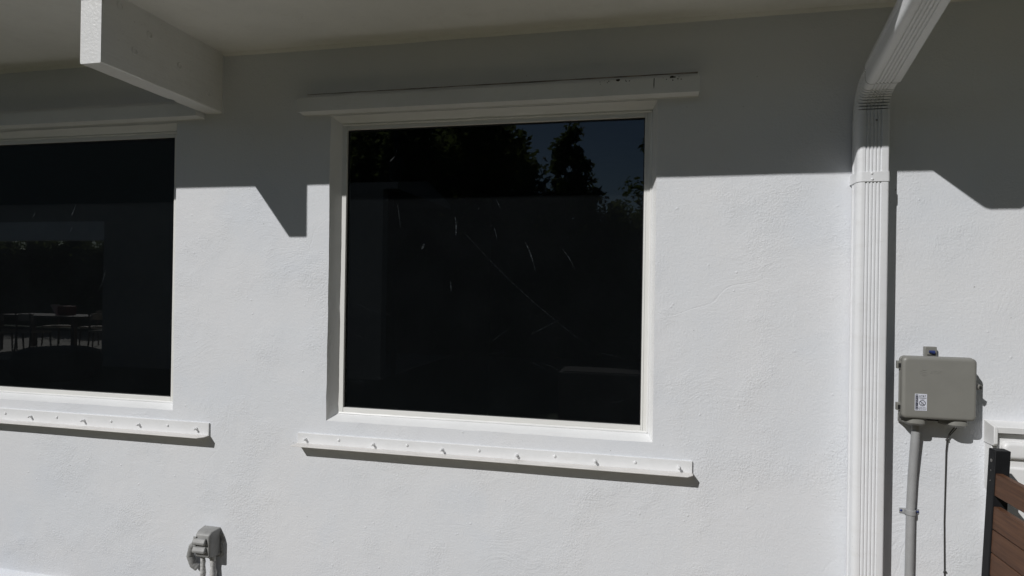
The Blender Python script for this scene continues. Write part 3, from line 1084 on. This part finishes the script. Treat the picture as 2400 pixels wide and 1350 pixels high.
# thin cable
cb = root('cable', 'thin black cable hanging from the right side of the utility box', 'cable', (1.035, -0.008, 0.0))
MB().tube([(1.062, -0.040, 1.062), (1.050, -0.030, 1.040), (1.040, -0.018, 1.015), (1.0355, -0.011, 0.990), (1.034, -0.008, 0.95), (1.0335, -0.006, 0.80), (1.0325, -0.006, 0.70),
           (1.0345, -0.006, 0.58), (1.0360, -0.006, 0.50), (1.039, -0.006, 0.40), (1.039, -0.006, 0.0)], 0.0024, 8).build('cord', CABLE, cb, smooth=True)
for p in ((1.0355, -0.012, 0.990), (1.0362, -0.008, 0.522)):
    MB().tube([(p[0] - 0.005, p[1], p[2] - 0.002), (p[0], p[1], p[2] + 0.004), (p[0] + 0.004, p[1], p[2] + 0.001)], [0.0025, 0.0042, 0.0025], 8).build('clip', CABLE, cb, smooth=True)
MB().tube([(1.066, -0.036, 1.058), (1.054, -0.024, 1.030), (1.042, -0.012, 1.005), (1.0365, -0.010, 0.992)], 0.0016, 6).build('loose_strand', CABLE, cb, smooth=True)

# ------------------------------------------------------------------ white wall cabinet
wc = root('wall_cabinet', 'white painted wall cabinet with raised panel behind the slatted panel', 'cabinet', (1.45, 0, 0.70))
CX0, CX1 = 1.153, 1.85
MB().prism_x([(0.003, 1.034), (-0.062, 1.034), (-0.064, 1.056), (0.003, 1.068)], CX0 + 0.0125, CX1).build('cap', WHITEBOX, wc, bevel=0.002)
MB().prism_x([(0.003, 0.990), (-0.060, 0.990), (-0.067, 0.998), (-0.067, 1.056), (0.003, 1.069)], CX0, CX0 + 0.012).build('corner_block', WHITEBOX, wc, bevel=0.002)
MB().prism_y([(CX0 + 0.003, 0.835), (CX0 + 0.022, 0.795), (CX0 + 0.022, 0.9895), (CX0 + 0.003, 0.9895)], -0.044, 0.003).build('side_stile', WHITEBOX, wc, bevel=0.002)
MB().box(CX0 + 0.0225, CX1 - 0.03, -0.036, 0.003, 0.66, 1.028).build('door_panel', WHITEBOX, wc, bevel=0.002)
rounded_shell(CX0 + 0.034, CX1 - 0.04, 0.945, 1.003, -0.0362, -0.054, 0.02, 0.012, 'raised_field', WHITEBOX, wc)
rounded_shell(CX0 + 0.034, CX1 - 0.04, 0.70, 0.915, -0.0362, -0.044, 0.02, 0.006, 'raised_field', WHITEBOX, wc)
MB().box(CX0 + 0.024, CX1 - 0.034, -0.034, 0.0, 1.0282, 1.0338).build('shadow_gap', BLACK, wc)

# ------------------------------------------------------------------ slatted wooden panel
sp = root('slatted_panel', 'brown wooden slat panel in a black metal frame at the lower right', 'wooden panel', (1.07, -0.6, 0.0))


def lean(mb, k=0.040, z0=1.005):
    mb.v = [(x + (z - z0) * k, y, z) for x, y, z in mb.v]
    return mb


for y1 in (-0.168, -1.268):
    post = lean(MB().box(1.090, 1.134, y1 - 0.040, y1, 0.0, 1.006)).build('post', METALBLK, sp, bevel=0.002)
    if y1 > -0.5:
        for z, r in ((0.970, 0.0055), (0.938, 0.002), (0.905, 0.002)):
            m_ = MB()
            seg = 10
            xx = 1.090 + (z - 1.005) * 0.040
            m_.rings([[(xx - h, y1 - 0.021 + rr * math.cos(2 * math.pi * k / seg), z + rr * math.sin(2 * math.pi * k / seg)) for k in range(seg)]
                      for rr, h in ((r, -0.0005), (r, 0.001), (r * 0.6, 0.0016))])
            m_.build('bolt', BRASS, post, smooth=True)
zt = 0.934
for k in range(11):
    hgt = 0.072
    z1_ = zt
    z0_ = z1_ - hgt
    lean(MB().box(1.0935, 1.1150, -1.2275, -0.2085, z0_, z1_)).build('slat', SLAT, sp, bevel=0.0025)
    zt = z0_ - (0.034 if k == 0 else 0.0025)
lean(MB().box(1.1155, 1.1330, -1.2275, -0.2085, 0.10, 0.13)).build('rail', METALBLK, sp, bevel=0.002)

# ------------------------------------------------------------------ outdoor outlet
ol = root('outlet', 'grey weatherproof outlet box with two flip covers low on the wall', 'outlet', (-1.94, 0, 0.26))
OX0, OX1, OZ0, OZ1 = -1.977, -1.902, 0.268, 0.385
mbx = MB()
rs = []
for y, ix, iz in ((0.004, -0.008, -0.004), (-0.030, -0.004, -0.002), (-0.050, 0.0, 0.0), (-0.062, 0.002, 0.004), (-0.066, 0.006, 0.010)):
    rs.append([(x, y, z) for x, z in rrect(OX0 + ix, OX1 - ix, OZ0 + iz, OZ1 - iz - (0.006 if y < -0.055 else 0), 0.006, 3)])
mbx.rings(rs)
mbx.build('box', OUTLET, ol, smooth=True)
for zc in (0.346, 0.309):
    fl = MB().prism_x([(-0.064, zc + 0.015), (-0.074, zc + 0.012), (-0.083, zc - 0.004), (-0.081, zc - 0.014), (-0.064, zc - 0.012)], OX0 - 0.004, OX1 - 0.016)
    fo = fl.build('flip_cover', OUTLET, ol, bevel=0.003)
    MB().tube([(OX0 - 0.003, -0.070, zc + 0.016), (OX0 + 0.010, -0.070, zc + 0.016)], 0.004, 8).build('hinge', OUTLET, fo, smooth=True)


def lumpy(pts, r, seed, name, mat, parent, amp=0.25):
    m_ = MB()
    pts = [Vector(p) for p in pts]
    dense = []
    for p, q in zip(pts, pts[1:]):
        for k in range(8):
            dense.append(p.lerp(q, k / 8))
    dense.append(pts[-1])
    m_.tube(dense, [r * (1 + amp * noise.noise(Vector((seed, i * 0.45, 0)))) for i in range(len(dense))], 12)
    m_.v = [tuple(Vector(v) + Vector((noise.noise(Vector(v) * 70), noise.noise(Vector(v) * 70 + Vector((9, 0, 0))), 0)) * r * amp * 0.8) for v in m_.v]
    return m_.build(name, mat, parent, smooth=True)


lumpy([(-1.955, -0.040, 0.275), (-1.955, -0.038, 0.14), (-1.955, -0.035, 0.0)], 0.012, 1.3, 'conduit_stub', MORTAR, ol)
lumpy([(-1.918, -0.022, 0.275), (-1.916, -0.018, 0.14), (-1.916, -0.016, 0.0)], 0.013, 4.7, 'conduit_stub', MORTAR, ol, 0.35)
lumpy([(-1.985, -0.030, 0.330), (-2.020, -0.028, 0.300), (-2.033, -0.026, 0.255), (-2.018, -0.024, 0.215), (-1.998, -0.016, 0.200)], 0.016, 8.1, 'side_elbow', OUTLET, ol, 0.12)
# plaster smeared round the box
lp = MB()
rng = random.Random(3)
for k in range(60):
    a = rng.uniform(0, 2 * math.pi)
    ex, ez = rng.uniform(0.9, 1.12), rng.uniform(0.95, 1.12)
    x = -1.935 + max(-1, min(1, 1.3 * math.cos(a))) * 0.046 * ex
    z = 0.328 + max(-1, min(1, 1.3 * math.sin(a))) * 0.062 * ez
    r = rng.uniform(0.003, 0.008)
    if z > 0.366 or x < -1.985:
        continue
    seg = 7
    lp.rings([[(x + r * s * math.cos(2 * math.pi * j / seg), yy, z + r * s * math.sin(2 * math.pi * j / seg) * 1.2) for j in range(seg)]
              for s, yy in ((1.6, 0.002), (1.2, -0.0015), (0.5, -0.0030))])
lp.build('plaster_smear', MORTAR, ol, smooth=True)['kind'] = 'stuff'


# ------------------------------------------------------------------ table and chairs on the far terrace
def table(cx, cy):
    t = root('dining_table', 'dark wooden dining table reflected in the left window', 'table', (cx, cy, 0))
    MB().box(cx - 1.1, cx + 1.1, cy - 0.48, cy + 0.48, 0.715, 0.76).build('table_top', TABLEWOOD, t, bevel=0.005)
    for sx in (-1, 1):
        for sy in (-1, 1):
            MB().box(cx + sx * 0.98 - 0.04, cx + sx * 0.98 + 0.04, cy + sy * 0.38 - 0.04, cy + sy * 0.38 + 0.04, 0, 0.7148).build('leg', TABLEWOOD, t)
    return t


def chair():
    t = root('terrace_chair', '', 'chair', (0, 0, 0), 'chairs round the far table')
    MB().box(-0.23, 0.23, -0.22, 0.22, 0.43, 0.47).build('seat', CHAIRPALE, t, bevel=0.008)
    for sx in (-1, 1):
        MB().tube([(sx * 0.20, -0.19, 0.43), (sx * 0.21, -0.22, 0.0)], [0.02, 0.014], 8).build('leg', TABLEWOOD, t)
        MB().tube([(sx * 0.20, 0.24, 0.84), (sx * 0.20, 0.21, 0.45), (sx * 0.21, 0.25, 0.0)], [0.016, 0.02, 0.014], 8).build('leg', TABLEWOOD, t)
    cv, cf = [], []
    for k in range(11):
        a = rad(-60 + 120 * k / 10)
        x, y = 0.245 * math.sin(a), 0.10 + 0.15 * math.cos(a)
        cv += [(x, y, 0.68), (x, y, 0.82), (x * 0.9, y - 0.025, 0.82), (x * 0.9, y - 0.025, 0.68)]
    for k in range(10):
        for j in range(4):
            cf.append((4 * k + j, 4 * k + (j + 1) % 4, 4 * k + 4 + (j + 1) % 4, 4 * k + 4 + j))
    cf += [(0, 1, 2, 3), (40, 43, 42, 41)]
    MB().add(cv, cf).build('backrest', CHAIRPALE, t)
    return t


TX, TY = -12.9, -8.6
table(TX, TY)
ch0 = chair()
spots = [(-13.5, -7.90, 0, 'dark chair on the near side of the far table, left one'), (-12.55, -7.88, 4, 'dark chair on the near side of the far table, right one'),
         (-11.45, -8.55, 95, 'dark chair at the right end of the far table'), (-13.05, -7.70, 12, 'dark chair on the near side of the far table, middle one'),
         (-13.6, -9.35, 175, 'dark chair on the far side of the table, left one'), (-12.6, -9.38, 186, 'dark chair on the far side of the table, right one')]
for i, (x, y, a, lab) in enumerate(spots):
    if i == 0:
        r = ch0
    else:
        r = ch0.copy()
        COL.objects.link(r)
        for c in ch0.children:
            k = c.copy()
            COL.objects.link(k)
            k.parent = r
    r.location = (x, y, 0)
    r.rotation_euler = (0, 0, rad(a))
    r['label'] = lab
ot = root('ottoman', 'low round dark ottoman in front of the far table, reflected in the left window', 'ottoman', (-9.35, -5.6, -0.06))
seg = 28
MB().rings([[(-9.35 + r * math.cos(2 * math.pi * k / seg), -5.6 + r * math.sin(2 * math.pi * k / seg), z) for k in range(seg)]
            for r, z in ((0.50, -0.06), (0.60, 0.04), (0.62, 0.25), (0.56, 0.38), (0.40, 0.43), (0.05, 0.445))]).build('cushion', METALBLK, ot, smooth=True)
for k in range(3):
    a = 2 * math.pi * k / 3
    MB().tube([(-9.35 + 0.40 * math.cos(a), -5.6 + 0.40 * math.sin(a), -0.06), (-9.35 + 0.40 * math.cos(a), -5.6 + 0.40 * math.sin(a), -0.02)], 0.03, 8).build('foot', METALBLK, ot)
bk = root('menu_stand', 'small white board leaning against a red box on the far table', 'menu stand', (-12.75, -8.6, 0.761))
MB().add([(-12.86, -8.7, 0.985), (-12.83, -8.7, 0.985), (-12.68, -8.7, 0.762), (-12.71, -8.7, 0.762), (-12.86, -8.5, 0.985), (-12.83, -8.5, 0.985), (-12.68, -8.5, 0.762), (-12.71, -8.5, 0.762)],
         [(0, 1, 2, 3), (4, 7, 6, 5), (0, 4, 5, 1), (1, 5, 6, 2), (2, 6, 7, 3), (3, 7, 4, 0)]).build('board', TRIM, bk)
RED = simple('red_box', (0.20, 0.02, 0.02), 0.6, 0.1)
MB().box(-12.64, -12.42, -8.72, -8.48, 0.762, 0.96).build('box', RED, bk, bevel=0.01)


# ------------------------------------------------------------------ trees in the garden (most seen in the glass, some added to block sky)
def leaf_cloud(n, rx, rz, zc, seed, size):
    rg = random.Random(seed)
    vs, fs = [], []
    clumps = []
    for _ in range(95):
        while True:
            p = Vector((rg.uniform(-1, 1), rg.uniform(-1, 1), rg.uniform(-1, 1)))
            if 0.25 < p.length < 1:
                break
        clumps.append((Vector((p.x * rx, p.y * rx, zc + p.z * rz)), rg.uniform(0.17, 0.32) * rx))
    for _ in range(n):
        c, r = rg.choice(clumps)
        d = Vector((rg.gauss(0, 1), rg.gauss(0, 1), rg.gauss(0, 1))).normalized() * r * rg.uniform(0.35, 1.05)
        p = c + d
        a = Vector((rg.gauss(0, 1), rg.gauss(0, 1), rg.gauss(0, 0.6))).normalized()
        b = a.orthogonal().normalized()
        s = size * rg.uniform(0.6, 1.3)
        k = len(vs)
        vs += [p - a * s, p + b * s * 0.45, p + a * s, p - b * s * 0.45]
        fs.append((k, k + 1, k + 2, k + 3))
    return vs, fs, clumps


def make_tree(rx, rz, zc, seed, mat, n=5200, size=0.13):
    t = root('garden_tree', '', 'tree', (0, 0, 0), 'trees across the garden')
    vs, fs, clumps = leaf_cloud(n, rx, rz, zc, seed, size)
    MB().add(vs, fs).build('crown', mat, t)
    tr = MB()
    tr.tube([(0, 0, -0.1), (0.05, 0.02, zc * 0.4), (-0.03, 0.04, zc * 0.8), (0.02, 0, zc)], [0.20, 0.15, 0.11, 0.07], 10)
    for c, r in clumps[:12]:
        tr.tube([(0.03, 0.02, zc * 0.55), (c.x * 0.5, c.y * 0.5, (zc * 0.55 + c.z) / 2 + 0.15), tuple(c)], [0.07, 0.045, 0.02], 6)
    tr.build('trunk', BARK, t)
    return t


def copy_tree(src):
    r = src.copy()
    COL.objects.link(r)
    for c in src.children:
        k = c.copy()
        COL.objects.link(k)
        k.parent = r
    return r


tA = make_tree(2.3, 2.3, 3.9, 1, LEAF_A, 15000, 0.11)
tB = make_tree(0.80, 2.2, 3.2, 2, LEAF_A, 8000, 0.085)
tC = make_tree(1.35, 1.5, 2.6, 3, LEAF_A, 9000, 0.075)
usedt = set()
TREES = [(tA, -4.9, -12.5, 1.02, 20, 'broad dark tree left of the sky gap in the window reflection'),
         (tB, -1.95, -12.2, 1.0, 0, 'narrow upright tree standing against the sky in the window reflection'),
         (tC, -0.25, -12.6, 1.0, 50, 'low round tree at the right edge of the window reflection'),
         (tA, -8.0, -12.6, 1.0, 120, 'broad dark tree at the left edge of the middle window reflection'),
         (tA, -13.5, -21.5, 1.15, 210, 'broad dark tree far left across the garden'),
         (tA, -6.7, -18.0, 1.25, 300, 'tall broad tree behind the garden row'),
         (tC, -3.0, -13.8, 1.15, 140, 'round tree between the broad tree and the narrow one'),
         (tC, 2.6, -13.0, 1.2, 200, 'round tree right of the reflected sky gap'),
         (tA, 6.2, -12.5, 1.0, 80, 'broad dark tree far right across the garden'),
         (tC, -1.2, -15.6, 1.0, 260, 'small round tree behind the narrow one'),
         (tA, 5.4, -7.5, 1.35, 150, 'tall broad tree added out of view on the right to block sky light'),  # trees from here to the list end are added to cut sky light
         (tA, 8.5, -5.0, 1.3, 10, 'tall broad tree added out of view at the right end to block sky light'),
         (tA, 2.9, -17.0, 1.35, 250, 'tall broad tree added behind the right end of the garden row to block sky light'),
         (tA, -10.2, -21.0, 1.3, 70, 'tall broad tree added behind the covered terrace to block sky light'),
         (tA, -18.5, -21.5, 1.2, 40, 'broad dark tree added at the far left corner to block sky light')]
for src, x, y, s, a, lab in TREES:
    r = src if src.name not in usedt else copy_tree(src)
    usedt.add(src.name)
    r.location = (x, y, -0.06)
    r.scale = (s, s, s)
    r.rotation_euler = (0, 0, rad(a))
    r['label'] = lab


def hedge(x0, x1, y, h, seed, lab):
    rg = random.Random(seed)
    vs, fs = [], []
    for _ in range(int(3200 * (x1 - x0))):
        p = Vector((rg.uniform(x0, x1), y + rg.gauss(0, 0.32), 0))
        p.z = rg.random() ** 0.7 * h * (0.86 + 0.16 * noise.noise(Vector((p.x * 1.3, seed, 0))))
        a = Vector((rg.gauss(0, 1), rg.gauss(0, 1), rg.gauss(0, 0.7))).normalized()
        b = a.orthogonal().normalized()
        s = rg.uniform(0.03, 0.065)
        k = len(vs)
        vs += [p - a * s, p + b * s * 0.5, p + a * s, p - b * s * 0.5]
        fs.append((k, k + 1, k + 2, k + 3))
    core = MB().add(vs, fs)
    n_ = int((x1 - x0) * 3)
    for k in range(n_):
        xa = x0 + (x1 - x0) * k / n_
        core.box(xa + 0.1, xa + (x1 - x0) / n_ + 0.1, y - 0.14, y + 0.14, 0.0, h * (0.80 + 0.14 * noise.noise(Vector((xa * 1.3, seed, 0)))))
    o = core.build('hedge', LEAF_A)
    o['label'] = lab
    o['category'] = 'hedge'
    return o


hedge(-9.6, 6, -10.8, 3.1, 3, 'long dark hedge closing the garden, seen in the middle window')
hedge(-26, -10.3, -14.4, 3.5, 9, 'tall dark hedge behind the covered terrace, seen in the left window')

# pole with a lamp reflected on the left of the middle window
pl = root('garden_pole', 'slim dark pole with a lantern, reflected at the left of the middle window', 'pole', (-4.30, -7.40, -0.06))
MB().tube([(-4.30, -7.40, -0.06), (-4.30, -7.40, 4.3)], [0.045, 0.035], 10).build('shaft', METALBLK, pl, smooth=True)
MB().tube([(-4.30, -7.40, 3.3), (-4.30, -7.40, 3.38), (-4.30, -7.40, 3.65), (-4.30, -7.40, 3.76)], [0.05, 0.11, 0.13, 0.03], 12).build('lantern', METALBLK, pl, smooth=True)
# white wing of the house across the patio: its covered terrace and table show in the left window
wg = root('garden_wing', 'white walled wing across the patio with a covered terrace, reflected in the glass', 'house', (-14, -9, 0))
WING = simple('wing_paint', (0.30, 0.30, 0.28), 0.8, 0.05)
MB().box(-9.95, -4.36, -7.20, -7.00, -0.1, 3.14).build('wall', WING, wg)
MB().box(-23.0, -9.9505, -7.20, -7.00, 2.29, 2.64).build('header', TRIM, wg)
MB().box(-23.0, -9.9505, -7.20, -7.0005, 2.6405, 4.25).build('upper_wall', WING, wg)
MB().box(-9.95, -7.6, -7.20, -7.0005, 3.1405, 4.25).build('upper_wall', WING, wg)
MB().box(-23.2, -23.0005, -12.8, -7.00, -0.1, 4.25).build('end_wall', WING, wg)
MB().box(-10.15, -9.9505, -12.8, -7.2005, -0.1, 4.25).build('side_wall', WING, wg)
MB().box(-23.2, -7.6, -12.2, -7.005, 4.2505, 4.36).build('roof', ROOF, wg)
MB().prism_x([(-7.005, 3.1405), (-7.005, 3.25), (-8.4, 3.5), (-9.8, 3.25), (-9.8, 3.1405)], -7.5995, -4.1).build('roof', ROOF, wg)
for x in (-22.8, -10.3):
    MB().box(x - 0.06, x + 0.06, -12.15, -12.03, -0.1, 4.25).build('post', TRIM, wg, bevel=0.005)

# low planter wall in the garden
pw = root('planter', 'low pale planter box across the patio, faintly reflected at the lower right of the glass', 'planter', (-0.4, -4.8, 0))
MB().box(-1.0, 0.6, -5.0, -4.45, -0.06, 0.55).build('planter_wall', GRAVEL, pw, bevel=0.01)
MB().box(-0.95, 0.55, -4.95, -4.50, 0.5505, 0.56).build('soil', DIRT, pw)
